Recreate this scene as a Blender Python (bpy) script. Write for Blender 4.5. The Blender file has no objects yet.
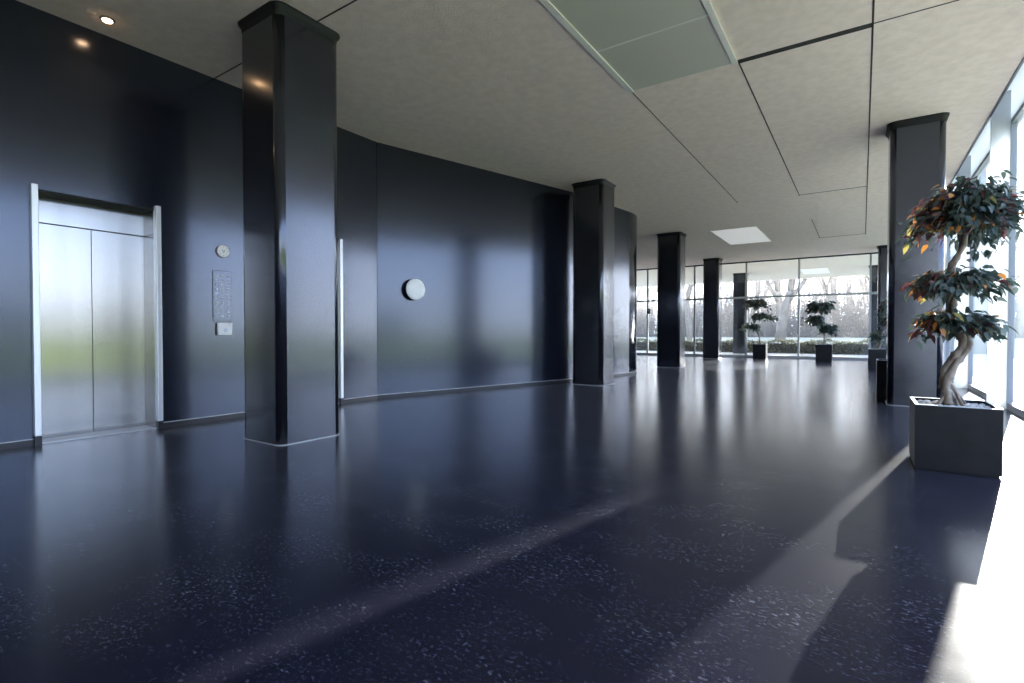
import bpy, bmesh, math, random
from mathutils import Vector, Matrix
R = math.radians
scene = bpy.context.scene
COL = scene.collection

# ------------------------------------------------------------------ materials
def mat(name, base=(.5, .5, .5), rough=.5, metal=0.0, spec=.5, coat=0.0, coat_rough=.1, emis=None, estr=0.0):
    m = bpy.data.materials.new(name); m.use_nodes = True
    b = m.node_tree.nodes['Principled BSDF']
    b.inputs['Base Color'].default_value = (*base, 1)
    b.inputs['Roughness'].default_value = rough
    b.inputs['Metallic'].default_value = metal
    b.inputs['Specular IOR Level'].default_value = spec
    b.inputs['Coat Weight'].default_value = coat
    b.inputs['Coat Roughness'].default_value = coat_rough
    if emis:
        b.inputs['Emission Color'].default_value = (*emis, 1)
        b.inputs['Emission Strength'].default_value = estr
    return m
def nodes(m):
    nt = m.node_tree
    return nt, nt.nodes['Principled BSDF'], (lambda t, **k: _new(nt, t, **k)), nt.links.new
def _new(nt, t, **k):
    n = nt.nodes.new(t)
    for a, v in k.items():
        if hasattr(n, a) and a not in n.inputs.keys(): setattr(n, a, v)
    return n
def noise_col(m, c1, c2, scale=5, detail=4, lo=.35, hi=.65, stretch=(1, 1, 1), bump=0.0, bscale=None, bdist=.01, rot=(0, 0, 0)):
    nt, b, N, L = nodes(m)
    tc = N('ShaderNodeTexCoord'); mp = N('ShaderNodeMapping')
    mp.inputs['Scale'].default_value = stretch; mp.inputs['Rotation'].default_value = rot
    L(tc.outputs['Object'], mp.inputs['Vector'])
    nz = N('ShaderNodeTexNoise'); nz.inputs['Scale'].default_value = scale; nz.inputs['Detail'].default_value = detail
    L(mp.outputs[0], nz.inputs['Vector'])
    rp = N('ShaderNodeValToRGB')
    rp.color_ramp.elements[0].position = lo; rp.color_ramp.elements[0].color = (*c1, 1)
    rp.color_ramp.elements[1].position = hi; rp.color_ramp.elements[1].color = (*c2, 1)
    L(nz.outputs['Fac'], rp.inputs['Fac']); L(rp.outputs['Color'], b.inputs['Base Color'])
    if bump:
        n2 = N('ShaderNodeTexNoise'); n2.inputs['Scale'].default_value = bscale or scale; n2.inputs['Detail'].default_value = 3
        L(tc.outputs['Object'], n2.inputs['Vector'])
        bp = N('ShaderNodeBump'); bp.inputs['Strength'].default_value = bump; bp.inputs['Distance'].default_value = bdist
        L(n2.outputs['Fac'], bp.inputs['Height']); L(bp.outputs['Normal'], b.inputs['Normal'])
    return m

M = {}
# floor: midnight-blue marbled linoleum with pale streaky flecks
m = M['floor'] = mat('floor_linoleum', (.01, .012, .028), .2, spec=.28)
m.node_tree.nodes['Principled BSDF'].inputs['Sheen Weight'].default_value = .025; m.node_tree.nodes['Principled BSDF'].inputs['Sheen Roughness'].default_value = .45
nt, b, N, L = nodes(m)
tc = N('ShaderNodeTexCoord')
mp = N('ShaderNodeMapping'); mp.inputs['Scale'].default_value = (.6, 1.0, 1)
L(tc.outputs['Object'], mp.inputs['Vector'])
n1 = N('ShaderNodeTexNoise'); n1.inputs['Scale'].default_value = 75; n1.inputs['Detail'].default_value = 8; n1.inputs['Roughness'].default_value = .72; n1.inputs['Distortion'].default_value = .6
n2 = N('ShaderNodeTexNoise'); n2.inputs['Scale'].default_value = 3.2; n2.inputs['Detail'].default_value = 3
n3 = N('ShaderNodeTexNoise'); n3.inputs['Scale'].default_value = 8; n3.inputs['Detail'].default_value = 4
for n in (n1, n2, n3): L(mp.outputs[0], n.inputs['Vector'])
r1 = N('ShaderNodeMapRange'); r1.inputs['From Min'].default_value = .555; r1.inputs['From Max'].default_value = .76
L(n1.outputs['Fac'], r1.inputs['Value'])
r2 = N('ShaderNodeMapRange'); r2.inputs['From Min'].default_value = .40; r2.inputs['From Max'].default_value = .68
L(n2.outputs['Fac'], r2.inputs['Value'])
mu = N('ShaderNodeMath', operation='MULTIPLY'); L(r1.outputs[0], mu.inputs[0]); L(r2.outputs[0], mu.inputs[1])
base = N('ShaderNodeMixRGB'); base.inputs['Color1'].default_value = (.005, .0055, .015, 1); base.inputs['Color2'].default_value = (.0085, .0095, .024, 1)
L(n3.outputs['Fac'], base.inputs['Fac'])
mx = N('ShaderNodeMixRGB'); mx.inputs['Color2'].default_value = (.36, .37, .42, 1)
L(mu.outputs[0], mx.inputs['Fac']); L(base.outputs[0], mx.inputs['Color1']); L(mx.outputs[0], b.inputs['Base Color'])
rr = N('ShaderNodeMapRange'); rr.inputs['To Min'].default_value = .17; rr.inputs['To Max'].default_value = .22
L(n3.outputs['Fac'], rr.inputs['Value']); L(rr.outputs[0], b.inputs['Roughness'])
bp = N('ShaderNodeBump'); bp.inputs['Strength'].default_value = .10; bp.inputs['Distance'].default_value = .004
n4 = N('ShaderNodeTexNoise'); n4.inputs['Scale'].default_value = 4.5; n4.inputs['Detail'].default_value = 2
L(tc.outputs['Object'], n4.inputs['Vector']); L(n4.outputs['Fac'], bp.inputs['Height']); L(bp.outputs[0], b.inputs['Normal'])

M['ceil'] = noise_col(mat('ceiling_plaster', rough=.9, spec=.2), (.86, .715, .62), (.94, .79, .69), 9, 6, bump=.55, bscale=55, bdist=.012)
M['soffit'] = noise_col(mat('soffit_plaster', rough=.9, spec=.2), (.88, .78, .66), (.93, .85, .74), 9, 5, bump=.3, bscale=55, bdist=.01)
M['joint'] = mat('dark_joint', (.03, .028, .025), .8)
M['wall'] = noise_col(mat('navy_gloss_wall', rough=.19, spec=1.0, coat=.45, coat_rough=.13), (.0065, .008, .0155), (.009, .011, .020), 2.5, 3, bump=.05, bscale=1.6, bdist=.02)
M['column'] = noise_col(mat('graphite_gloss_column', rough=.19, spec=1.0, coat=.45, coat_rough=.13), (.010, .0105, .0145), (.014, .0145, .019), 3, 3, bump=.05, bscale=1.3, bdist=.02)
for k_, t_ in (('wall', (.66, .76, 1.0, 1)), ('column', (.72, .80, 1.0, 1))):
    M[k_].node_tree.nodes['Principled BSDF'].inputs['Specular Tint'].default_value = t_
    M[k_].node_tree.nodes['Principled BSDF'].inputs['Coat Tint'].default_value = (1, 1, 1, 1)
M['skirt'] = mat('black_skirting', (.01, .01, .014), .35)
M['collar'] = mat('matte_graphite', (.010, .0105, .013), .55, spec=.3)
M['silver'] = mat('pale_metal_trim', (.72, .74, .78), .35, metal=.6)
M['steel'] = noise_col(mat('brushed_steel', rough=.24, metal=1), (.37, .365, .36), (.42, .415, .41), 4, 5, stretch=(1, 1, .04))
nt, b, N, L = nodes(M['steel'])
b.inputs['Anisotropic'].default_value = 1.0; b.inputs['Roughness'].default_value = .24
tg = N('ShaderNodeTangent'); tg.direction_type = 'RADIAL'; tg.axis = 'Z'; L(tg.outputs[0], b.inputs['Tangent'])
M['white'] = mat('white_plastic', (.93, .94, .96), .35)
M['panel'] = mat('dark_blue_panel', (.02, .025, .046), .22, spec=.8, coat=.4)
M['mark'] = mat('grey_marks', (.18, .19, .22), .5)
M['dot'] = mat('pale_labels', (.70, .75, .86), .4)
M['diff'] = mat('greenish_diffuser', (.60, .58, .49), .4)
M['frame_pale'] = mat('pale_strip', (.80, .77, .70), .5)
M['lightpanel'] = mat('white_light_panel', (.9, .88, .86), .5, emis=(1, .97, .94), estr=.21)
M['lamp'] = mat('warm_lamp', (1, .9, .8), .4, emis=(1, .60, .30), estr=16)
M['lampring'] = mat('lamp_ring', (.35, .30, .27), .4, metal=.5)
M['alu'] = mat('grey_aluminium', (.55, .56, .57), .4, metal=.3)
M['darkframe'] = mat('dark_window_frame', (.06, .065, .075), .4)
M['greyframe'] = mat('grey_window_frame', (.30, .31, .33), .4)
M['planter'] = noise_col(mat('anthracite_planter', rough=.45, spec=.22), (.012, .012, .014), (.018, .018, .021), 6, 4, bump=.1, bscale=30, bdist=.002)
M['rim'] = mat('pale_rim', (.55, .56, .58), .4)
M['soil'] = mat('dark_soil', (.03, .025, .02), .9)
M['gravel'] = noise_col(mat('pale_gravel', rough=.8), (.42, .41, .39), (.75, .74, .72), 30, 3)
M['bark'] = noise_col(mat('pale_twisted_bark', rough=.8), (.13, .095, .07), (.36, .30, .245), 22, 5, stretch=(1, 1, .35), bump=.6, bscale=40, bdist=.01)
def leafm(n, c, t=.25):
    m = mat(n, c, .38)
    m.node_tree.nodes['Principled BSDF'].inputs['Transmission Weight'].default_value = 0
    nt, b, N, L = nodes(m)
    tr = N('ShaderNodeBsdfTranslucent'); tr.inputs['Color'].default_value = (*[min(1, x * 1.6) for x in c], 1)
    mxs = N('ShaderNodeMixShader'); mxs.inputs['Fac'].default_value = t
    L(b.outputs[0], mxs.inputs[1]); L(tr.outputs[0], mxs.inputs[2])
    L(mxs.outputs[0], nt.nodes['Material Output'].inputs['Surface'])
    return m
M['fin'] = leafm('frosted_fin', (.60, .62, .66), .5)
LEAVES = [leafm('leaf_dark_green', (.045, .07, .055)), leafm('leaf_grey_green', (.09, .115, .10)),
          leafm('leaf_burgundy', (.12, .045, .05)), leafm('leaf_orange', (.48, .20, .045)), leafm('leaf_yellow', (.42, .35, .10))]
M['tree'] = noise_col(mat('bare_tree_bark', rough=.9, spec=.1), (.18, .145, .11), (.28, .235, .185), 2, 5)
M['hedge'] = leafm('hedge_leaf', (.20, .20, .12), .3)
M['hedge2'] = leafm('hedge_leaf_pale', (.36, .34, .25), .3)
M['brush'] = leafm('dry_brush', (.22, .175, .125), .3)
M['pave'] = noise_col(mat('pale_paving', rough=.6), (.58, .555, .50), (.68, .65, .60), 3, 5)
M['grass'] = noise_col(mat('meadow_grass', rough=.9, spec=.1), (.19, .245, .018), (.27, .31, .03), .8, 6)
M['frost'] = noise_col(mat('frosty_grass', rough=.9, spec=.1), (.40, .35, .22), (.52, .46, .31), .6, 6)
M['concrete'] = noise_col(mat('grey_concrete', rough=.85), (.42, .42, .41), (.50, .50, .49), 1.2, 5)
M['concrete_dark'] = mat('dark_cladding', (.16, .16, .17), .7)
# glass: clear pane, Schlick reflection on both faces
g = M['glass'] = bpy.data.materials.new('clear_glass'); g.use_nodes = True
nt = g.node_tree; nt.nodes.clear(); L = nt.links.new
geo = nt.nodes.new('ShaderNodeNewGeometry'); dp = nt.nodes.new('ShaderNodeVectorMath'); dp.operation = 'DOT_PRODUCT'
L(geo.outputs['Normal'], dp.inputs[0]); L(geo.outputs['Incoming'], dp.inputs[1])
ab = nt.nodes.new('ShaderNodeMath'); ab.operation = 'ABSOLUTE'; L(dp.outputs['Value'], ab.inputs[0])
sb = nt.nodes.new('ShaderNodeMath'); sb.operation = 'SUBTRACT'; sb.inputs[0].default_value = 1; L(ab.outputs[0], sb.inputs[1])
pw = nt.nodes.new('ShaderNodeMath'); pw.operation = 'POWER'; pw.inputs[1].default_value = 5; L(sb.outputs[0], pw.inputs[0])
ma = nt.nodes.new('ShaderNodeMath'); ma.operation = 'MULTIPLY_ADD'; ma.inputs[1].default_value = .6; ma.inputs[2].default_value = .035; L(pw.outputs[0], ma.inputs[0])
tb = nt.nodes.new('ShaderNodeBsdfTransparent'); tb.inputs['Color'].default_value = (.97, .985, .98, 1)
gb = nt.nodes.new('ShaderNodeBsdfGlossy'); gb.inputs['Roughness'].default_value = .0; gb.inputs['Color'].default_value = (.9, .95, .95, 1)
mxs = nt.nodes.new('ShaderNodeMixShader'); L(ma.outputs[0], mxs.inputs['Fac']); L(tb.outputs[0], mxs.inputs[1]); L(gb.outputs[0], mxs.inputs[2])
out = nt.nodes.new('ShaderNodeOutputMaterial'); L(mxs.outputs[0], out.inputs['Surface'])

# ------------------------------------------------------------------ mesh helpers
def box(bm, x0, x1, y0, y1, z0, z1, mi=0):
    v = [bm.verts.new((x, y, z)) for z in (z0, z1) for y in (y0, y1) for x in (x0, x1)]
    for f in ((0, 2, 3, 1), (4, 5, 7, 6), (0, 1, 5, 4), (2, 6, 7, 3), (0, 4, 6, 2), (1, 3, 7, 5)):
        bm.faces.new([v[i] for i in f]).material_index = mi
def prism(bm, pts, z0, z1, smooth=False):
    a = [bm.verts.new((x, y, z0)) for x, y in pts]; c = [bm.verts.new((x, y, z1)) for x, y in pts]
    n = len(pts)
    for i in range(n):
        f = bm.faces.new([a[i], a[(i + 1) % n], c[(i + 1) % n], c[i]]); f.smooth = smooth
    bm.faces.new(a[::-1]); bm.faces.new(c)
def rings(bm, rs, cap=True, smooth=True):
    """loft a list of rings (each a list of points)"""
    vs = [[bm.verts.new(p) for p in r] for r in rs]
    n = len(vs[0])
    for a, c in zip(vs, vs[1:]):
        for i in range(n):
            f = bm.faces.new([a[i], a[(i + 1) % n], c[(i + 1) % n], c[i]]); f.smooth = smooth
    if cap:
        bm.faces.new(vs[0][::-1]); bm.faces.new(vs[-1])
def tube(bm, pts, rad, n=8, smooth=True):
    pts = [Vector(p) for p in pts]
    rs = []
    up = Vector((.13, .31, .9)).normalized()
    for i, p in enumerate(pts):
        t = (pts[min(i + 1, len(pts) - 1)] - pts[max(i - 1, 0)]).normalized()
        u = t.cross(up)
        if u.length < .05: u = t.cross(Vector((1, 0, 0)))
        u.normalize(); w = t.cross(u).normalized()
        r = rad[i] if isinstance(rad, (list, tuple)) else rad
        rs.append([p + (u * math.cos(a) + w * math.sin(a)) * r for a in [2 * math.pi * k / n for k in range(n)]])
    rings(bm, rs, True, smooth)
def disc(bm, c, axis, prof, n=48):
    """lathe profile [(radius, height along axis)] round axis"""
    axis = Vector(axis).normalized(); u = axis.orthogonal().normalized(); w = axis.cross(u)
    rs = [[Vector(c) + axis * h + (u * math.cos(2 * math.pi * k / n) + w * math.sin(2 * math.pi * k / n)) * max(r, .0004) for k in range(n)] for r, h in prof]
    rings(bm, rs)
def obj(name, bm, mats, parent=None, bevel=0.0, world=True):
    bmesh.ops.recalc_face_normals(bm, faces=bm.faces) if name not in ('foliage', 'hedge_leaves', 'twigs') else None
    me = bpy.data.meshes.new(name); bm.to_mesh(me); bm.free()
    for k in (mats if isinstance(mats, (list, tuple)) else [mats]): me.materials.append(k)
    o = bpy.data.objects.new(name, me); COL.objects.link(o)
    if parent: 
        o.parent = parent
        if world: o.matrix_parent_inverse = Matrix.Translation(parent.location).inverted()
    if bevel:
        md = o.modifiers.new('bevel', 'BEVEL'); md.width = bevel; md.segments = 2; md.limit_method = 'ANGLE'
    return o
def NB(): return bmesh.new()
def tag(o, label, cat, group=None, kind=None):
    o['label'] = label; o['category'] = cat
    if group: o['group'] = group
    if kind: o['kind'] = kind
    return o
def thing(name, loc, label, cat, group=None):
    o = bpy.data.objects.new(name, None); COL.objects.link(o); o.location = loc; o.empty_display_size = .1
    return tag(o, label, cat, group)
def struct(name, bm, mats, bevel=0, parent=None):
    o = obj(name, bm, mats, parent, bevel)
    if not parent: o['kind'] = 'structure'
    return o

H = 4.08
GX = 1.66           # inside of the side glazing
FY = 23.8           # far glazing
# ------------------------------------------------------------------ room shell
bm = NB(); box(bm, -12.5, GX + .12, -9, FY + .1, -.2, 0); struct('floor', bm, M['floor'])
bm = NB(); box(bm, -12.5, 1.46, -9, FY, H, H + .22); struct('ceiling', bm, M['ceil'])
bm = NB(); box(bm, -12.7, GX + .3, -9.2, FY + .05, 4.62, 4.8); struct('ceiling_roof_slab', bm, M['concrete'])
bm = NB(); box(bm, GX, GX + .14, -9, FY + .1, 3.97, 4.62); struct('trim_1', bm, M['fin'])          # header over side glazing
bm = NB(); box(bm, 1.44, 1.462, -9, FY, H - .015, H + .25); struct('trim_2', bm, M['darkframe'])       # dark ceiling edge
bm = NB(); box(bm, -12.7, GX + .3, -9.2, -9, -.2, 4.7); struct('wall_back', bm, M['wall'])
bm = NB(); box(bm, -12.7, -12.5, -9, FY + .1, -.2, 4.7); struct('wall_far_left', bm, M['wall'])
# elevator wall with two openings
EL = ((1.50, 2.475), (3.885, 4.86)); EZ = 2.40; WX = -6.4
bm = NB()
ys = [-9, EL[0][0], EL[0][1], EL[1][0], EL[1][1], 5.59]
for a, c in ((0, 1), (2, 3), (4, 5)):
    bm = NB(); box(bm, WX - .36, WX, ys[a], ys[c], 0, H); struct('wall_left', bm, M['wall'])
for a, c in EL:
    bm = NB(); box(bm, WX - .36, WX, a, c, EZ, H); struct('wall_left', bm, M['wall'])
bm = NB()
for a, c in ((0, 1), (2, 3), (4, 5)): box(bm, WX, WX + .012, ys[a], ys[c], 0, .055)
struct('baseboard_left', bm, M['skirt'])
bm = NB()
for a, c in ((0, 1), (2, 3), (4, 5)): box(bm, WX, WX + .014, ys[a], ys[c], .055, .062)
struct('trim_3', bm, M['alu'])
# angled wall, then the rounded nose
A = Vector((-6.4, 5.60)); B = Vector((-5.20, 9.86)); C = Vector((-4.84, 12.35))
d2 = (C - B).normalized(); nr = Vector((-d2.y, d2.x)); rad = 1.5
cen = C + nr * rad
nose = []
for k in range(15):
    a = math.pi * .5 * k / 14
    nose.append(cen + (-nr) * rad * math.cos(a) + d2 * rad * math.sin(a))
front = [A, B, C]
bm = NB(); prism(bm, [A, B] + [Vector((-5.5, 9.9)), Vector((-6.7, 5.7))], 0, H); struct('wall_angled', bm, M['wall'])
bm = NB()
pl = [B, C] + nose[1:] + [Vector((-12.5, 13.85)), Vector((-12.5, 9.85))]
prism(bm, [(p.x, p.y) for p in pl], 0, H)
bm.faces.ensure_lookup_table()
for f in bm.faces:
    c = f.calc_center_median()
    if abs(f.normal.z) < .5 and c.y > 12.35 and c.x > -6.6: f.smooth = True
struct('wall_rounded', bm, M['wall'])
def base_strip(name, pts, z0, z1, t, m):
    bm = NB(); n = len(pts); outp = []
    for i, p in enumerate(pts):
        d = (pts[min(i + 1, n - 1)] - pts[max(i - 1, 0)]).normalized(); outp.append(p + Vector((d.y, -d.x)) * t)
    for i in range(n - 1):
        q = [pts[i], pts[i + 1], outp[i + 1], outp[i]]
        prism(bm, [(v.x, v.y) for v in q], z0, z1)
    struct(name, bm, m)
base_strip('baseboard_angled', [A, B, C] + nose[1:], 0, .055, .012, M['skirt'])
base_strip('trim_4', [A, B, C] + nose[1:], .055, .062, .014, M['alu'])
bm = NB(); prism(bm, [(-6.76, 5.59), (-6.4, 5.59), (-6.7, 5.75), (-12.5, 9.86), (-12.5, 9.0)], 0, H); struct('wall_core', bm, M['wall'])
# dark joints in the ceiling
def jx(x, y0, y1, w=.012): box(bm, x - w / 2, x + w / 2, y0, y1, H - .004, H + .004)
def jy(y, x0, x1, w=.012): box(bm, x0, x1, y - w / 2, y + w / 2, H - .004, H + .004)
bm = NB(); jx(-2.42, 6.27, 12.9, .010); struct('trim_5', bm, M['joint'])
bm = NB(); jx(-1.17, 6.2, 13.0, .014); struct('trim_6', bm, M['joint'])
bm = NB(); jx(.06, 2.5, 19.2, .016); struct('trim_7', bm, M['joint'])
bm = NB(); jy(6.22, -1.17, .06, .085); struct('trim_8', bm, M['joint'])
bm = NB(); jy(6.2, .06, 1.44, .012); struct('trim_9', bm, M['joint'])
bm = NB(); jy(12.95, -1.17, .06, .022); struct('trim_10', bm, M['joint'])
bm = NB(); jy(19.1, -1.2, .06, .03); jx(-1.14, 15.9, 19.1, .012); struct('trim_11', bm, M['joint'])
bm = NB(); jy(3.12, -6.39, -3.6, .014); struct('trim_12', bm, M['joint'])
bm = NB(); box(bm, -12.4, 1.44, FY - .07, FY, H - .05, H); struct('trim_13', bm, M['darkframe'])   # ceiling edge at far glazing
# ------------------------------------------------------------------ side glazing: deep pale fins between bays
fins = [9.73 + 3.15 * k for k in range(-6, 5)]
fins = [y for y in fins if -9 < y < FY - .2]
k = 14
for y in fins:
    bm = NB(); box(bm, 1.46, GX + .02, y - .005, y + .05, 0, H + .3); o = struct('trim_%d' % k, bm, M['fin'], .004); k += 1
edges = [-9.0] + [y + .05 for y in fins]; ends = [y for y in fins] + [FY]
for i, (y0, y1) in enumerate(zip(edges, ends)):
    bm = NB()
    box(bm, GX, GX + .07, y0, y0 + .022, .0, 3.97); box(bm, GX, GX + .07, y1 - .022, y1, .0, 3.97)
    box(bm, GX, GX + .07, y0 + .022, y1 - .022, 0, .09); box(bm, GX, GX + .07, y0 + .022, y1 - .022, 3.91, 3.97)
    w = struct('window_%d' % (i + 1), bm, M['greyframe'])
    bm = NB(); box(bm, GX + .03, GX + .042, y0 + .022, y1 - .022, .09, 3.91); obj('pane', bm, M['glass'], w)
nw = len(edges)
# ------------------------------------------------------------------ far glazing
fx = [-12.5, -10.45, -8.42, -6.25, -4.10, -2.13, .25, GX]
ZB = 2.56
for i, (x0, x1) in enumerate(zip(fx, fx[1:])):
    bm = NB(); y0, y1 = FY, FY + .08; t = .035
    box(bm, x0, x0 + t, y0, y1, 0, H + .1); box(bm, x1 - t, x1, y0, y1, 0, H + .1)
    box(bm, x0 + t, x1 - t, y0, y1, 0, .11); box(bm, x0 + t, x1 - t, y0, y1, H - .02, H + .1); box(bm, x0 + t, x1 - t, y0, y1, ZB - .04, ZB + .04)
    w = struct('window_%d' % (nw + i + 1), bm, M['alu'])
    bm = NB(); box(bm, x0 + t, x1 - t, y0 + .03, y0 + .042, .11, ZB - .04); obj('pane', bm, M['glass'], w)
    bm = NB(); box(bm, x0 + t, x1 - t, y0 + .03, y0 + .042, ZB + .04, H - .02); obj('pane', bm, M['glass'], w)
# soffit over the forecourt and paving
bm = NB(); box(bm, -14, 2.1, FY + .1, 33, H, H + .5); struct('ceiling_soffit', bm, M['soffit'])
# ------------------------------------------------------------------ ground outside
bm = NB(); box(bm, GX + .12, 5.2, -30, 34.2, -.3, -.03); struct('ground_paving_side', bm, M['pave'])
bm = NB(); box(bm, -22, GX + .12, FY + .1, 34.2, -.3, -.03); struct('ground_paving_forecourt', bm, M['pave'])
bm = NB(); box(bm, 5.2, 140, -90, 34.2, -.3, -.04); struct('ground_lawn', bm, M['grass'])
bm = NB()
v = [bm.verts.new(p) for p in ((-120, 34.2, -.04), (140, 34.2, -.04), (140, 52, .62), (-120, 52, .62), (140, 160, .7), (-120, 160, .7))]
bm.faces.new(v[:4]); bm.faces.new((v[3], v[2], v[4], v[5])); struct('ground_frosty_meadow', bm, M['frost'])
bm = NB(); box(bm, -120, -12.7, -90, 34.2, -.31, -.045); struct('ground_lawn_west', bm, M['grass'])
bm = NB(); box(bm, -12.7, 5.2, -90, -9.2, -.31, -.045); struct('ground_lawn_south', bm, M['grass'])

# ------------------------------------------------------------------ columns
def rsq(x0, x1, y0, y1, r, z, n=6, g=0):
    x0 -= g; x1 += g; y0 -= g; y1 += g; r += g
    p = []
    for cx, cy, a0 in ((x1 - r, y1 - r, 0), (x0 + r, y1 - r, 90), (x0 + r, y0 + r, 180), (x1 - r, y0 + r, 270)):
        for k in range(n + 1):
            a = R(a0 + 90 * k / n); p.append((cx + r * math.cos(a), cy + r * math.sin(a), z))
    return p
def column(x0, x1, y0, label, group, dy=.64):
    y1 = y0 + dy; rr = .075
    t = thing('column', ((x0 + x1) / 2, (y0 + y1) / 2, 0), label, 'column', group)
    bm = NB(); rings(bm, [rsq(x0, x1, y0, y1, rr, z) for z in (0, H - .1)], True, False)
    for f in bm.faces:
        if len(f.verts) == 4 and f.calc_area() < .3: f.smooth = True
    obj('shaft', bm, M['column'], t)
    bm = NB(); prof = ((H - .1, 0), (H - .06, .004), (H - .035, .014), (H - .018, .032), (H - .001, .036))
    rings(bm, [rsq(x0, x1, y0, y1, rr, z, 6, g) for z, g in prof]); obj('collar', bm, M['collar'], t)
    bm = NB(); rings(bm, [rsq(x0, x1, y0, y1, rr, z, 6, g) for z, g in ((0, .006), (.008, .005))]); obj('base_trim', bm, M['alu'], t)
GL = 'row of dark columns along the navy wall'; GR = 'row of dark columns along the side windows'
column(-5.10, -4.44, 2.72, 'nearest big dark glossy column beside the steel elevator', GL, .68)
column(-4.91, -4.24, 9.40, 'dark glossy column close in front of the angled navy wall', GL)
column(-5.23, -4.53, 15.60, 'dark column just past the rounded end of the navy wall', GL)
column(-5.42, -4.80, 21.90, 'thin-looking dark column just inside the far window wall', GL)
column(-5.47, -4.86, 28.10, 'greyish column outside seen through glass left of small potted tree', GL)
column(.31, .94, 9.25, 'large grey column behind the big potted tree', GR)
column(.44, 1.06, 22.00, 'distant dark column at the right end of the far windows', GR)
column(.25, .87, 28.20, 'pale distant column outside the far glass at right', GR)

# ------------------------------------------------------------------ elevators
def elevator(y0, y1, label):
    t = thing('elevator', (WX - .3, (y0 + y1) / 2, 0), label, 'elevator', 'elevators in the navy wall')
    DX = WX - .25; mid = (y0 + y1) / 2; DZ = 2.13
    for a, c in ((y0 + .012, mid - .003), (mid + .003, y1 - .012)):
        bm = NB(); box(bm, DX - .03, DX, a, c, .012, DZ - .008); obj('door', bm, M['steel'], t, .002)
    bm = NB(); box(bm, DX - .03, DX + .006, y0 + .012, y1 - .012, DZ, EZ - .014); obj('transom', bm, M['steel'], t, .002)
    for a, c in ((y0, y0 + .012), (y1 - .012, y1)):
        bm = NB(); box(bm, DX - .05, WX, a, c, .012, DZ - .008); box(bm, DX - .05, WX, a, c, DZ, EZ - .014); obj('side_panel', bm, M['steel'], t)
    for a, c in ((y0 - .045, y0 + .005), (y1 - .005, y1 + .045)):
        bm = NB(); box(bm, WX - .01, WX + .05, a, c, .085, EZ + .035); obj('jamb_strip', bm, M['silver'], t, .006)
        bm = NB(); box(bm, WX - .01, WX + .05, a, c, 0, .085); obj('jamb_foot', bm, M['skirt'], t)
    bm = NB(); box(bm, DX - .04, WX, y0, y1, EZ - .014, EZ); obj('head_dark_sheet', bm, M['collar'], t)  # matte dark sheet added so the opening's underside stays in shade
    bm = NB(); box(bm, DX - .04, WX, y0, y1, 0, .012); obj('sill', bm, M['alu'], t)
    bm = NB(); box(bm, DX - .1, DX - .04, y0, y1, 0, EZ); obj('shaft_backing', bm, M['joint'], t)
elevator(*EL[0], 'brushed steel two-door elevator with pale jamb strips at the left')
elevator(*EL[1], 'steel elevator mostly hidden behind nearest column, one pale strip showing')

# ------------------------------------------------------------------ fittings on the elevator wall
t = thing('wall_dial', (WX, 3.195, 2.035), 'small round white dial on wall above the dotted panel', 'dial')
bm = NB(); disc(bm, (WX, 3.195, 2.035), (1, 0, 0), [(.076, 0), (.076, .02), (.068, .024)], 32); obj('casing', bm, M['alu'], t)
bm = NB(); disc(bm, (WX + .022, 3.195, 2.035), (1, 0, 0), [(.069, 0), (.069, .004)], 32); obj('dial_face', bm, M['white'], t)
for k in range(8):
    a = R(45 * k); bm = NB(); box(bm, WX + .026, WX + .0275, 3.195 + .05 * math.cos(a) - .004, 3.195 + .05 * math.cos(a) + .004, 2.035 + .05 * math.sin(a) - .004, 2.035 + .05 * math.sin(a) + .004)
    obj('dial_mark', bm, M['mark'], t)
bm = NB(); tube(bm, [(WX + .027, 3.18, 2.055), (WX + .027, 3.195, 2.015), (WX + .027, 3.21, 2.055)], .004, 6); obj('pointer', bm, M['mark'], t)
t = thing('door_bell_panel', (WX, 3.18, 1.49), 'tall flat navy panel with three columns of small pale labels', 'panel')
bm = NB(); box(bm, WX, WX + .012, 3.075, 3.295, 1.19, 1.80); obj('plate', bm, M['wall'], t, .004)
for r in range(10):
    for c in range(3):
        bm = NB(); y = 3.115 + c * .068; z = 1.735 - r * .0535
        box(bm, WX + .012, WX + .016, y - .016, y + .016, z - .010, z + .010); obj('name_label', bm, M['dot'], t, .003)
t = thing('wall_box', (WX, 3.205, 1.1), 'small white square box on wall under the dotted panel', 'box')
bm = NB(); box(bm, WX, WX + .045, 3.115, 3.285, 1.02, 1.175); obj('housing', bm, M['white'], t, .012)
bm = NB(); disc(bm, (WX + .044, 3.2, 1.085), (1, 0, 0), [(.022, 0), (.022, .003), (.016, .005)], 24); obj('button', bm, M['dot'], t)
# round wall disc on the angled wall
dA = (B - A).normalized(); nA = Vector((dA.y, -dA.x)); pc = A + dA * .64
c0 = Vector((pc.x, pc.y, 1.775))
t = thing('wall_lamp', c0, 'plain round white disc standing off the angled navy wall', 'wall lamp')
bm = NB(); disc(bm, c0, (nA.x, nA.y, 0), [(.13, 0), (.13, .07)], 40); obj('back_box', bm, M['skirt'], t)
bm = NB(); disc(bm, c0 + Vector((nA.x, nA.y, 0)) * .07, (nA.x, nA.y, 0), [(.172, 0), (.178, .006), (.178, .018), (.165, .028), (.1, .033), (0, .035)], 56); obj('disc_cover', bm, M['white'], t)
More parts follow.
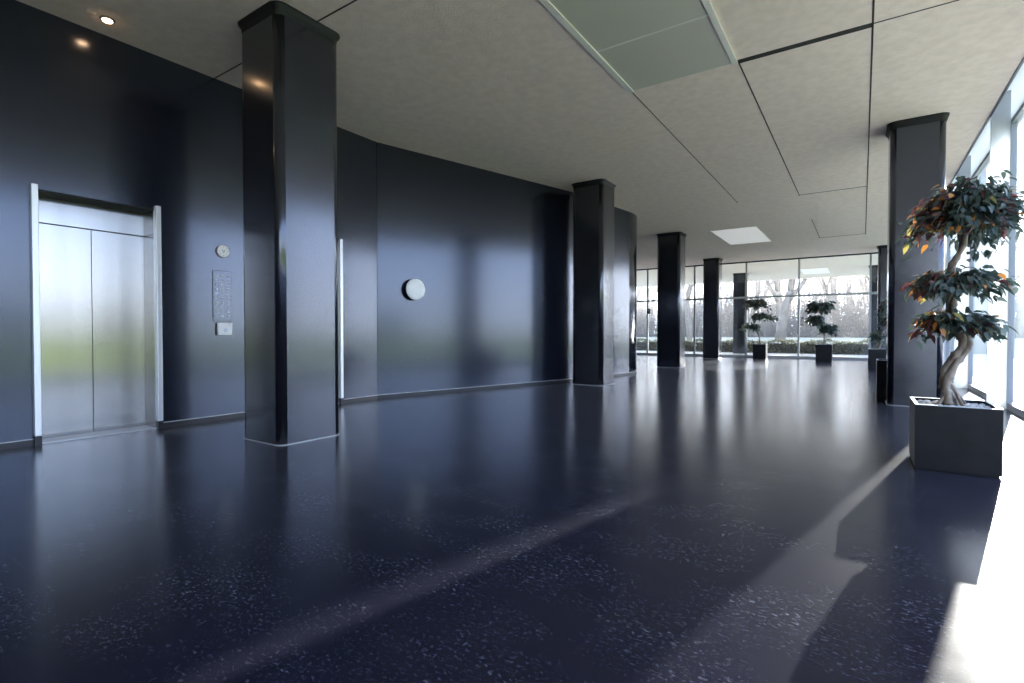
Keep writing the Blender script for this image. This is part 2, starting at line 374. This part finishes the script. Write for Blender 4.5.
# lock on the far glazing
t = thing('door_lock', (-8.36, FY, 2.08), 'tiny black lock box on far glass beside the rounded wall', 'lock')
bm = NB(); box(bm, -8.44, -8.28, FY - .05, FY, 1.96, 2.2); obj('lock_body', bm, M['joint'], t, .01)
bm = NB(); disc(bm, (-8.36, FY - .05, 2.12), (0, -1, 0), [(.03, 0), (.03, .02)], 16); obj('lock_barrel', bm, M['alu'], t)

# ------------------------------------------------------------------ lights in the ceiling
p = (-6.06, 1.96, H)
t = thing('ceiling_downlight', p, 'small lit warm downlight in ceiling above the elevator wall', 'downlight')
bm = NB(); disc(bm, p, (0, 0, -1), [(.062, 0), (.062, .006), (.05, .012), (.042, .012)], 32); obj('trim_ring', bm, M['lampring'], t)
bm = NB(); disc(bm, (p[0], p[1], H - .012), (0, 0, -1), [(.042, 0), (.038, .008), (.02, .014), (0, .016)], 32); obj('bulb', bm, M['lamp'], t)
ld = bpy.data.lights.new('downlight_beam', 'SPOT'); ld.energy = 14; ld.color = (1, .60, .32); ld.spot_size = R(110); ld.spot_blend = .8; ld.shadow_soft_size = .04
lo = bpy.data.objects.new('downlight_beam', ld); COL.objects.link(lo); lo.parent = t; lo.location = (0, 0, -.04)
# big lens luminaire
t = thing('ceiling_luminaire', (-1.79, 4.6, H), 'long unlit ceiling luminaire with dull green diffuser panels and pale rails', 'ceiling light')
for x0, x1 in ((-2.455, -2.385), (-1.235, -1.175)):
    bm = NB(); box(bm, x0, x1, 2.98, 6.22, H - .02, H); obj('rail', bm, M['frame_pale'], t, .003)
for y in (4.06, 5.14):
    bm = NB(); box(bm, -2.385, -1.235, y - .014, y + .014, H - .008, H); obj('divider', bm, M['frame_pale'], t)
for y0, y1 in ((2.99, 4.046), (4.074, 5.126), (5.154, 6.21)):
    bm = NB(); box(bm, -2.385, -1.235, y0, y1, H - .006, H); obj('diffuser', bm, M['diff'], t)
def lightpanel(x0, x1, y0, y1, label):
    t = thing('ceiling_light_panel', ((x0 + x1) / 2, (y0 + y1) / 2, H), label, 'light panel')
    bm = NB(); box(bm, x0, x1, y0, y1, H - .008, H); obj('glowing_panel', bm, M['lightpanel'], t)
    bm = NB(); w = .025
    box(bm, x0 - w, x0, y0 - w, y1 + w, H - .012, H); box(bm, x1, x1 + w, y0 - w, y1 + w, H - .012, H)
    box(bm, x0, x1, y0 - w, y0, H - .012, H); box(bm, x0, x1, y1, y1 + w, H - .012, H); obj('panel_frame', bm, M['frame_pale'], t)
lightpanel(-3.74, -2.52, 16.0, 18.85, 'bright white rectangular panel in the ceiling before far windows')
lightpanel(-2.5, -1.35, 27.9, 30.6, 'pale rectangular panel in outdoor soffit beyond the far glass')

# ------------------------------------------------------------------ potted trees
def planter(t, x0, x1, y0, y1, h, seed=0, fill=True):
    w = .022
    def sq(g, z): return [(x0 + g, y0 + g, z), (x1 - g, y0 + g, z), (x1 - g, y1 - g, z), (x0 + g, y1 - g, z)]
    bm = NB(); rings(bm, [sq(.012, 0), sq(.012, .012), sq(0, .013), sq(0, h), sq(w, h), sq(w, h - .06)], True, False)
    obj('planter_box', bm, M['planter'], t)
    bm = NB()
    for a in ((x0 - .001, x1 + .001, y0 - .001, y0 + w), (x0 - .001, x1 + .001, y1 - w, y1 + .001), (x0 - .001, x0 + w, y0 + w, y1 - w), (x1 - w, x1 + .001, y0 + w, y1 - w)):
        box(bm, *a, h - .004, h + .002)
    obj('rim', bm, M['rim'], t)
    bm = NB(); rnd = random.Random(seed)
    box(bm, x0 + w, x1 - w, y0 + w, y1 - w, h - .055, h - .03)
    obj('soil', bm, M['soil'], t)
    bm = NB()
    for i in range(170):
        x = rnd.uniform(x0 + .04, x1 - .04); y = rnd.uniform(y0 + .04, y1 - .04); s = rnd.uniform(.008, .017)
        mt = Matrix.Translation((x, y, h - .027 + s * .6)) @ Matrix.Rotation(rnd.uniform(0, 6), 4, 'Z') @ Matrix.Diagonal((s * rnd.uniform(.8, 1.5), s, s * .7, 1))
        bmesh.ops.create_icosphere(bm, subdivisions=1, radius=1, matrix=mt)
    o = obj('gravel', bm, M['gravel'], t); o['kind'] = 'stuff'
def leaf(bm, p, d, L_, w, rnd, mi, roll):
    d = d.normalized(); side = d.cross(Vector((0, 0, 1)))
    if side.length < .1: side = Vector((1, 0, 0))
    side.normalize(); side = Matrix.Rotation(roll, 3, d) @ side
    nrm = side.cross(d).normalized()
    def P(t, s, k): return p + d * (L_ * t) + side * (w * s) + nrm * (k * L_) - Vector((0, 0, 1)) * (L_ * .25 * t * t)
    c = [bm.verts.new(P(t, 0, 0)) for t in (0, .3, .65, 1)]
    l = [bm.verts.new(P(t, s, .06)) for t, s in ((.25, -.5), (.62, -.42))]
    r = [bm.verts.new(P(t, s, .06)) for t, s in ((.25, .5), (.62, .42))]
    for f in ((c[0], l[0], c[1]), (l[0], l[1], c[2], c[1]), (l[1], c[3], c[2]), (c[0], c[1], r[0]), (r[0], c[1], c[2], r[1]), (r[1], c[2], c[3])):
        q = bm.faces.new(f); q.material_index = mi; q.smooth = True
def catmull(pts, n):
    pts = [Vector(p) for p in pts]; out = []
    for i in range(len(pts) - 1):
        p0 = pts[max(i - 1, 0)]; p1 = pts[i]; p2 = pts[i + 1]; p3 = pts[min(i + 2, len(pts) - 1)]
        for k in range(n):
            t = k / n
            out.append(.5 * ((2 * p1) + (p2 - p0) * t + (2 * p0 - 5 * p1 + 4 * p2 - p3) * t * t + (3 * p1 - p0 - 3 * p2 + p3) * t ** 3))
    out.append(pts[-1]); return out
def tier(t, stem, cx, cy, cz, rx, rz, nb, per, size, rnd, warm):
    """a rounded umbrella of drooping leaves carried on thin branches"""
    br = NB(); lf = NB(); c = Vector((cx, cy, cz))
    for i in range(nb):
        a = 2 * math.pi * (i + rnd.uniform(-.6, .6)) / nb * 2.0
        k = rnd.uniform(.5, 1.0) * (1 + .16 * math.sin(a * 3 + cz * 9))
        e = c + Vector((math.cos(a) * rx * k, math.sin(a) * rx * k, rz * (.95 - 1.25 * k * k + rnd.uniform(-.15, .25))))
        s = Vector(stem); mid = (s + e) / 2 + Vector((0, 0, rz * .45))
        path = catmull([s, mid, e], 5)
        tube(br, path, [.009 - .006 * j / (len(path) - 1) for j in range(len(path))], 5)
        for j in range(per):
            q = path[rnd.randint(4, len(path) - 1)] + Vector((rnd.gauss(0, .035), rnd.gauss(0, .035), rnd.gauss(0, .12 * rz + .015)))
            o_ = Vector((q.x - cx, q.y - cy, 0)); o_ = o_.normalized() if o_.length > .01 else Vector((1, 0, 0))
            d = o_ * rnd.uniform(.2, 1) + Vector((rnd.gauss(0, .5), rnd.gauss(0, .5), rnd.uniform(-1.3, .25)))
            wm = warm * (1.6 if (q.x - cx) < -.35 * rx else .35)
            u = rnd.random()
            mi = 3 if u < wm * .28 else 2 if u < wm * .9 else 4 if u < wm * .96 else (1 if rnd.random() < .4 else 0)
            leaf(lf, q, d, size * rnd.uniform(.7, 1.25), size * rnd.uniform(.42, .6), rnd, mi, rnd.uniform(-.9, .9))
    obj('branches', br, M['bark'], t); obj('foliage', lf, LEAVES, t)
def trunk(t, pts, r0, r1, rnd, twist=2, n=10):
    path = catmull(pts, 8); m_ = len(path)
    for s in range(twist):
        bm = NB(); q = []; rr = []
        for i, p in enumerate(path):
            f = i / (m_ - 1); r = r0 + (r1 - r0) * f
            a = f * 9.0 + math.pi * 2 * s / twist
            q.append(p + Vector((math.cos(a), math.sin(a), 0)) * r * (.55 if twist > 1 else 0))
            rr.append(r * (.66 if twist > 1 else 1) * (1 + .42 * max(0, math.sin(i * .95 + s * 2)) ** 5 + rnd.uniform(-.10, .14)))
        tube(bm, q, rr, n); obj('trunk', bm, M['bark'], t)

rnd = random.Random(4)
t = thing('potted_tree', (.6, 5.31, 0), 'tall potted tree with twisted trunk and three leaf tiers, nearest right', 'potted plant', 'indoor trees in square planters')
planter(t, .345, .845, 5.03, 5.58, .5, 1)
tp = [(.60, 5.3, .44), (.58, 5.3, .52), (.55, 5.31, .64), (.585, 5.3, .80), (.665, 5.29, .96), (.61, 5.3, 1.11), (.58, 5.32, 1.27), (.61, 5.3, 1.43), (.575, 5.29, 1.55), (.64, 5.3, 1.73), (.645, 5.3, 1.90)]
trunk(t, tp, .046, .024, rnd)
bm = NB()
for a in ((.52, .06), (.66, -.05), (.69, .06), (.50, -.05)):
    tube(bm, catmull([(.585 + (a[0] - .59) * 1.1, 5.3 + a[1], .455), (.585 + (a[0] - .59) * .5, 5.3 + a[1] * .4, .56), (.565, 5.305, .70)], 5), [.016, .015, .014, .013, .012, .011, .010, .009, .009, .008, .006], 6)
obj('root_flare', bm, M['bark'], t)
tier(t, (.61, 5.3, 1.05), .60, 5.3, 1.10, .26, .12, 38, 22, .072, rnd, .35)
tier(t, (.60, 5.3, 1.38), .60, 5.3, 1.42, .31, .12, 42, 22, .072, rnd, .22)
tier(t, (.645, 5.3, 1.80), .67, 5.3, 1.90, .345, .29, 90, 30, .070, rnd, .30)

def small_tree(x0, x1, y0, h, tpath, tiers, label, seed):
    rnd = random.Random(seed); d = x1 - x0
    t = thing('potted_tree', ((x0 + x1) / 2, y0 + d / 2, 0), label, 'potted plant', 'indoor trees in square planters')
    planter(t, x0, x1, y0, y0 + d, h, seed)
    trunk(t, tpath, .035, .018, rnd, 2, 8)
    for (stem, c, rx, rz, nb, per) in tiers: tier(t, stem, *c, rx, rz * 1.12, nb + 4, per + 2, .14, rnd, .07)
Y = 23.0
small_tree(-3.66, -3.18, 22.75, .60, [(-3.42, Y, .55), (-3.45, Y, .85), (-3.55, Y, 1.17), (-3.70, Y, 1.6), (-3.66, Y, 1.85), (-3.55, Y, 2.15)],
    [((-3.58, Y, 1.2), (-3.78, Y, 1.28), .30, .16, 16, 9), ((-3.68, Y, 1.62), (-3.25, Y, 1.68), .38, .18, 20, 9), ((-3.6, Y, 2.0), (-3.62, Y, 2.2), .42, .26, 26, 10)],
    'small dark potted tree before far glass, just right of the outdoor column', 7)
Y = 21.75
small_tree(-1.38, -.88, 21.5, .63, [(-1.13, Y, .58), (-1.12, Y, .98), (-1.17, Y, 1.3), (-1.22, Y, 1.6), (-1.25, Y, 1.95)],
    [((-1.14, Y, 1.05), (-.98, Y, 1.14), .24, .22, 18, 9), ((-1.17, Y, 1.3), (-1.52, Y, 1.46), .26, .24, 20, 9), ((-1.22, Y, 1.7), (-1.27, Y, 2.0), .42, .28, 30, 10)],
    'small potted tree before far windows, right of the thick forked outdoor tree', 9)
Y = 17.8
small_tree(.15, .62, 17.6, .60, [(.36, Y, .55), (.40, Y, .62), (.46, Y, .98), (.55, Y, 1.19), (.64, Y, 1.47), (.70, Y, 1.75)],
    [((.38, Y, .7), (.33, Y, 1.02), .10, .12, 6, 5), ((.56, Y, 1.25), (.68, Y, 1.3), .24, .18, 12, 7), ((.66, Y, 1.6), (.76, Y, 1.8), .34, .22, 20, 8)],
    'potted tree mostly hidden behind the large grey column at right', 11)
t = thing('planter_box', (.42, 10.3, 0), 'low black planter just visible behind left edge of large grey column', 'planter')
planter(t, .20, .66, 10.0, 10.46, .62, 13)

# ------------------------------------------------------------------ outside: hedge, bare trees, undergrowth, tower
def leafcloud(name, parent, rnd, n, fn, size, mats):
    bm = NB()
    for i in range(n):
        p, d = fn(rnd); leaf(bm, p, d, size * rnd.uniform(.6, 1.4), size * rnd.uniform(.4, .8), rnd, rnd.randrange(len(mats)), rnd.uniform(-1.5, 1.5))
    return obj(name, bm, mats, parent)
rnd = random.Random(21)
t = thing('hedge', (-5, 31.2, -.03), 'low clipped hedge running across outside the far windows', 'hedge')
bm = NB(); box(bm, -15.9, 3.1, 30.9, 31.5, -.03, .50); obj('hedge_core', bm, M['concrete_dark'], t)
def hf(r):
    x = r.uniform(-16, 3.2); u = r.random()
    hgt = .58 + .06 * math.sin(x * 3.1) + .04 * math.sin(x * 7.7)
    if u < .5: return Vector((x, 30.85 + r.gauss(0, .04), r.uniform(0, hgt))), Vector((r.gauss(0, .6), -1, r.gauss(.3, .5)))
    return Vector((x, r.uniform(30.85, 31.55), hgt + r.gauss(-.02, .04))), Vector((r.gauss(0, .6), r.gauss(-.3, .6), r.uniform(.2, 1)))
leafcloud('hedge_leaves', t, rnd, 9000, hf, .11, [M['hedge'], M['hedge2'], M['hedge']])

def grow(bm, p, d, L_, r, depth, rnd, limbs=None, up=.15):
    n = 4; pts = [p]; dd = d.copy()
    for i in range(n):
        dd = (dd + Vector((rnd.gauss(0, .10), rnd.gauss(0, .10), rnd.gauss(up * .4, .06)))).normalized()
        pts.append(pts[-1] + dd * L_ / n)
    tube(bm, pts, [r * (1 - .42 * i / n) for i in range(n + 1)], 7 if depth > 2 else 4)
    if depth == 0: return
    k = rnd.choice((2, 3)) if depth > 1 else 4
    for i in range(k + (1 if depth < 3 else 0)):
        a = rnd.uniform(0, 6.28); sp = rnd.uniform(.2, .42) if depth > 3 else rnd.uniform(.35, .75)
        o_ = dd.orthogonal().normalized(); o_ = Matrix.Rotation(a, 3, dd) @ o_
        nd = (dd + o_ * sp + Vector((0, 0, up))).normalized()
        q = pts[-1] if i < 2 else pts[rnd.randint(2, n)]
        tgt = bm
        if limbs is not None: tgt = NB(); limbs.append(tgt)
        grow(tgt, q, nd, L_ * rnd.uniform(.6, .82), r * (.56 if i else .62), depth - 1, rnd, None, up)
def tree_proto(seed, h, r, lean, name_loc, label, depth=5, fork=.3):
    rnd = random.Random(seed)
    t = thing('bare_tree', name_loc, label, 'tree', 'bare winter trees in the misty woodland')
    bm = NB(); limbs = []
    grow(bm, Vector((0, 0, -.25)), Vector((lean[0], lean[1], 1)).normalized(), h * fork, r, depth, rnd, limbs)
    obj('trunk', bm, M['tree'], t, world=False)
    for b_ in limbs: obj('branch', b_, M['tree'], t, world=False)
    return t
def copy_tree(o, loc, rz, s, label):
    c = o.copy(); COL.objects.link(c); c.location = loc; c.rotation_euler = (0, 0, rz); c.scale = (s, s, s); c['label'] = label
    for ch in o.children:
        q = ch.copy(); COL.objects.link(q); q.parent = c
    return c
t1 = tree_proto(31, 14, .40, (.02, 0), (-5.3, 45, .45), 'thick forked bare tree outside, standing behind small potted tree')
t2 = tree_proto(33, 13, .32, (-.25, 0), (3.1, 47, .55), 'bare tree leaning left outside near the far right column')
t3 = tree_proto(37, 12, .24, (.1, .05), (-12.0, 44, .4), 'slender bare tree outside left of the thin-looking column')
t4 = tree_proto(41, 14, .20, (0, .1), (-2.6, 52, .76), 'thin bare tree outside between the two small potted trees')
LB = 'slim bare winter tree among the misty woodland beyond the hedge'
rnd = random.Random(5); protos = [t1, t3, t4, t2]
for i in range(26):
    row = i % 2
    x = -30 + i * 1.75 + rnd.uniform(-.8, .8); y = (58, 70)[row] + rnd.uniform(-4, 6)
    copy_tree(protos[rnd.randrange(3)], (x, y, .62), rnd.uniform(0, 6.28), rnd.uniform(.75, 1.15), LB)
# undergrowth: loose twiggy bushes along the wood's edge
def bush(name, loc, rx, h, n, label, rnd, size=.2, cat='bush', group='twiggy bushes at the edge of the wood'):
    t = thing(name, loc, label, cat, group)
    bm = NB()
    for i in range(240):
        a = rnd.uniform(0, 6.28); k = rnd.random()
        e = Vector((math.cos(a) * rx * k, math.sin(a) * rx * .5 * k, h * rnd.uniform(.5, 1.05) * (1 - .4 * k * k)))
        b0_ = Vector((e.x * .75 + rnd.gauss(0, .2), e.y * .75, -.25)); tube(bm, [b0_, (b0_ + e) / 2 + Vector((rnd.gauss(0, .15), rnd.gauss(0, .15), h * .1)), e], [.02, .014, .008], 4)
    obj('stems', bm, M['tree'], t, world=False)['kind'] = 'stuff'
    def f(r):
        a = r.uniform(0, 6.28); k = math.sqrt(r.random()); z = r.random()
        return Vector((math.cos(a) * rx * k, math.sin(a) * rx * .5 * k, h * z * (1 - .5 * k * k) + .05)), Vector((r.gauss(0, 1), r.gauss(0, 1), r.gauss(.5, .6)))
    bm = NB()
    for i in range(n):
        p, d = f(rnd); leaf(bm, p, d, size * rnd.uniform(.5, 1.3), size * .5, rnd, 0, rnd.uniform(-1.5, 1.5))
    obj('twigs', bm, M['brush'], t, world=False)['kind'] = 'stuff'
    return t
BL = 'pale brown twiggy bush at the edge of the misty wood'
b0 = bush('bush', (-20, 53, .62), 2.1, 3.9, 700, BL, rnd)
b1 = bush('bush', (-15, 53, .62), 1.9, 4.4, 700, BL, rnd)
for i in range(32):
    copy_tree((b0, b1)[i % 2], (-38 + i * 1.75 + rnd.uniform(-.3, .3), 56 + (i % 2) * 4.6 + rnd.uniform(-.5, .5), .62), rnd.choice((0, math.pi)) + rnd.uniform(-.3, .3), rnd.uniform(.95, 1.5), BL)
# wood on the far side of the side lawn (mirrored in the steel and the walls)
SB = 'bare tree across the side lawn'
for i in range(14):
    y = -30 + i * 5 + rnd.uniform(-1.5, 1.5)
    if y > 24: break
    copy_tree(b1, (62 + rnd.uniform(-2, 2), y, -.04), math.pi / 2, 1.35, 'large twiggy thicket across the sunny side lawn')['group'] = 'thickets across the side lawn'
# grey tower outside the side windows, its step and height shaped to block sun
t = thing('building', (4.9, 35.5, -.04), 'grey block-like building outside behind the big potted tree, stepped to shade the floor', 'building')
bm = NB(); box(bm, 3.9, 5.9, 35, 36, 2.2, 7.25); box(bm, 3.9, 5.12, 35, 36, 7.25, 10.4); obj('upper_wall', bm, M['concrete'], t)
bm = NB(); box(bm, 3.87, 5.93, 34.97, 36.03, -.04, 2.2); obj('dark_base', bm, M['concrete_dark'], t)
bm = NB(); box(bm, 3.86, 5.09, 34.96, 36.04, 10.4, 10.55); obj('parapet', bm, M['concrete'], t)
bm = NB()
for z in (3.0, 5.3, 8.2): box(bm, 4.2, 4.9, 34.98, 35.0, z, z + 1.3)
obj('windows', bm, M['concrete_dark'], t)

# morning mist over the meadow and the wood: a real scattering volume
hm = bpy.data.materials.new('morning_mist'); hm.use_nodes = True; nt = hm.node_tree; nt.nodes.clear()
vs_ = nt.nodes.new('ShaderNodeVolumeScatter'); vs_.inputs['Density'].default_value = .013; vs_.inputs['Anisotropy'].default_value = .35; vs_.inputs['Color'].default_value = (.84, .74, .62, 1)
oo = nt.nodes.new('ShaderNodeOutputMaterial'); nt.links.new(vs_.outputs[0], oo.inputs['Volume'])
bm = NB(); box(bm, -70, 40, 36.5, 80, -.03, 9.5)
mo = obj('mist', bm, hm); tag(mo, 'thin white morning mist hanging over the meadow and the wood outside', 'mist', None, 'stuff')

# ------------------------------------------------------------------ sky and sun
S_AZ = math.atan(.2); S_EL = R(12.6)
w = bpy.data.worlds.new('World'); scene.world = w; w.use_nodes = True
nt = w.node_tree; bg = nt.nodes['Background']
tc = nt.nodes.new('ShaderNodeTexCoord'); L = nt.links.new
sep = nt.nodes.new('ShaderNodeSeparateXYZ'); L(tc.outputs['Generated'], sep.inputs[0])
rp = nt.nodes.new('ShaderNodeValToRGB'); L(sep.outputs['Z'], rp.inputs['Fac'])      # pale hazy horizon up to a clear blue zenith
e = rp.color_ramp.elements
e[0].position = 0.0; e[0].color = (.84, .90, 1.0, 1); e[1].position = 1.0; e[1].color = (.20, .34, .72, 1)
k_ = rp.color_ramp.elements.new(.22); k_.color = (.46, .63, 1.0, 1)
sdv = (math.sin(S_AZ) * math.cos(S_EL), math.cos(S_AZ) * math.cos(S_EL), math.sin(S_EL))
dt = nt.nodes.new('ShaderNodeVectorMath'); dt.operation = 'DOT_PRODUCT'; L(tc.outputs['Generated'], dt.inputs[0]); dt.inputs[1].default_value = sdv
mr = nt.nodes.new('ShaderNodeMapRange'); mr.inputs['From Min'].default_value = .35; mr.inputs['From Max'].default_value = 1; L(dt.outputs['Value'], mr.inputs['Value'])
pw = nt.nodes.new('ShaderNodeMath'); pw.operation = 'POWER'; pw.inputs[1].default_value = 3; L(mr.outputs[0], pw.inputs[0])
gl = nt.nodes.new('ShaderNodeMixRGB'); gl.blend_type = 'ADD'; gl.inputs['Fac'].default_value = 1      # brighter haze round the sun
gc = nt.nodes.new('ShaderNodeMixRGB'); gc.blend_type = 'MULTIPLY'; gc.inputs['Fac'].default_value = 1; gc.inputs['Color1'].default_value = (1.0, .90, .78, 1)
L(pw.outputs[0], gc.inputs['Color2']); L(rp.outputs[0], gl.inputs['Color1']); L(gc.outputs[0], gl.inputs['Color2'])
L(gl.outputs[0], bg.inputs['Color']); bg.inputs['Strength'].default_value = 3.6
sd = bpy.data.lights.new('sun', 'SUN'); sd.energy = 19.0; sd.angle = R(.36); sd.color = (1, .95, .88)
so = bpy.data.objects.new('sun', sd); COL.objects.link(so)
sv = Vector((math.sin(S_AZ) * math.cos(S_EL), math.cos(S_AZ) * math.cos(S_EL), math.sin(S_EL)))
so.rotation_euler = (-sv).to_track_quat('-Z', 'Y').to_euler(); so.location = (10, 50, 20)

# ------------------------------------------------------------------ camera
cd = bpy.data.cameras.new('camera'); cd.sensor_width = 36; cd.lens = 515 / 1024 * 36; cd.clip_end = 400; cd.clip_start = .05
co = bpy.data.objects.new('camera', cd); COL.objects.link(co)
co.location = (0, 0, 1.05); co.rotation_euler = (R(90 - .95), 0, R(34.2)); scene.camera = co
vs = scene.view_settings
scene.display_settings.display_device = 'sRGB'
vs.view_transform = 'Standard'; vs.look = 'None'; vs.gamma = 1; vs.exposure = 0.62; vs.use_curve_mapping = False
scene.cycles.use_denoising = True
scene.cycles.max_bounces = 10; scene.cycles.diffuse_bounces = 5; scene.cycles.glossy_bounces = 5; scene.cycles.transparent_max_bounces = 24
scene.cycles.caustics_reflective = True; scene.cycles.sample_clamp_indirect = 8
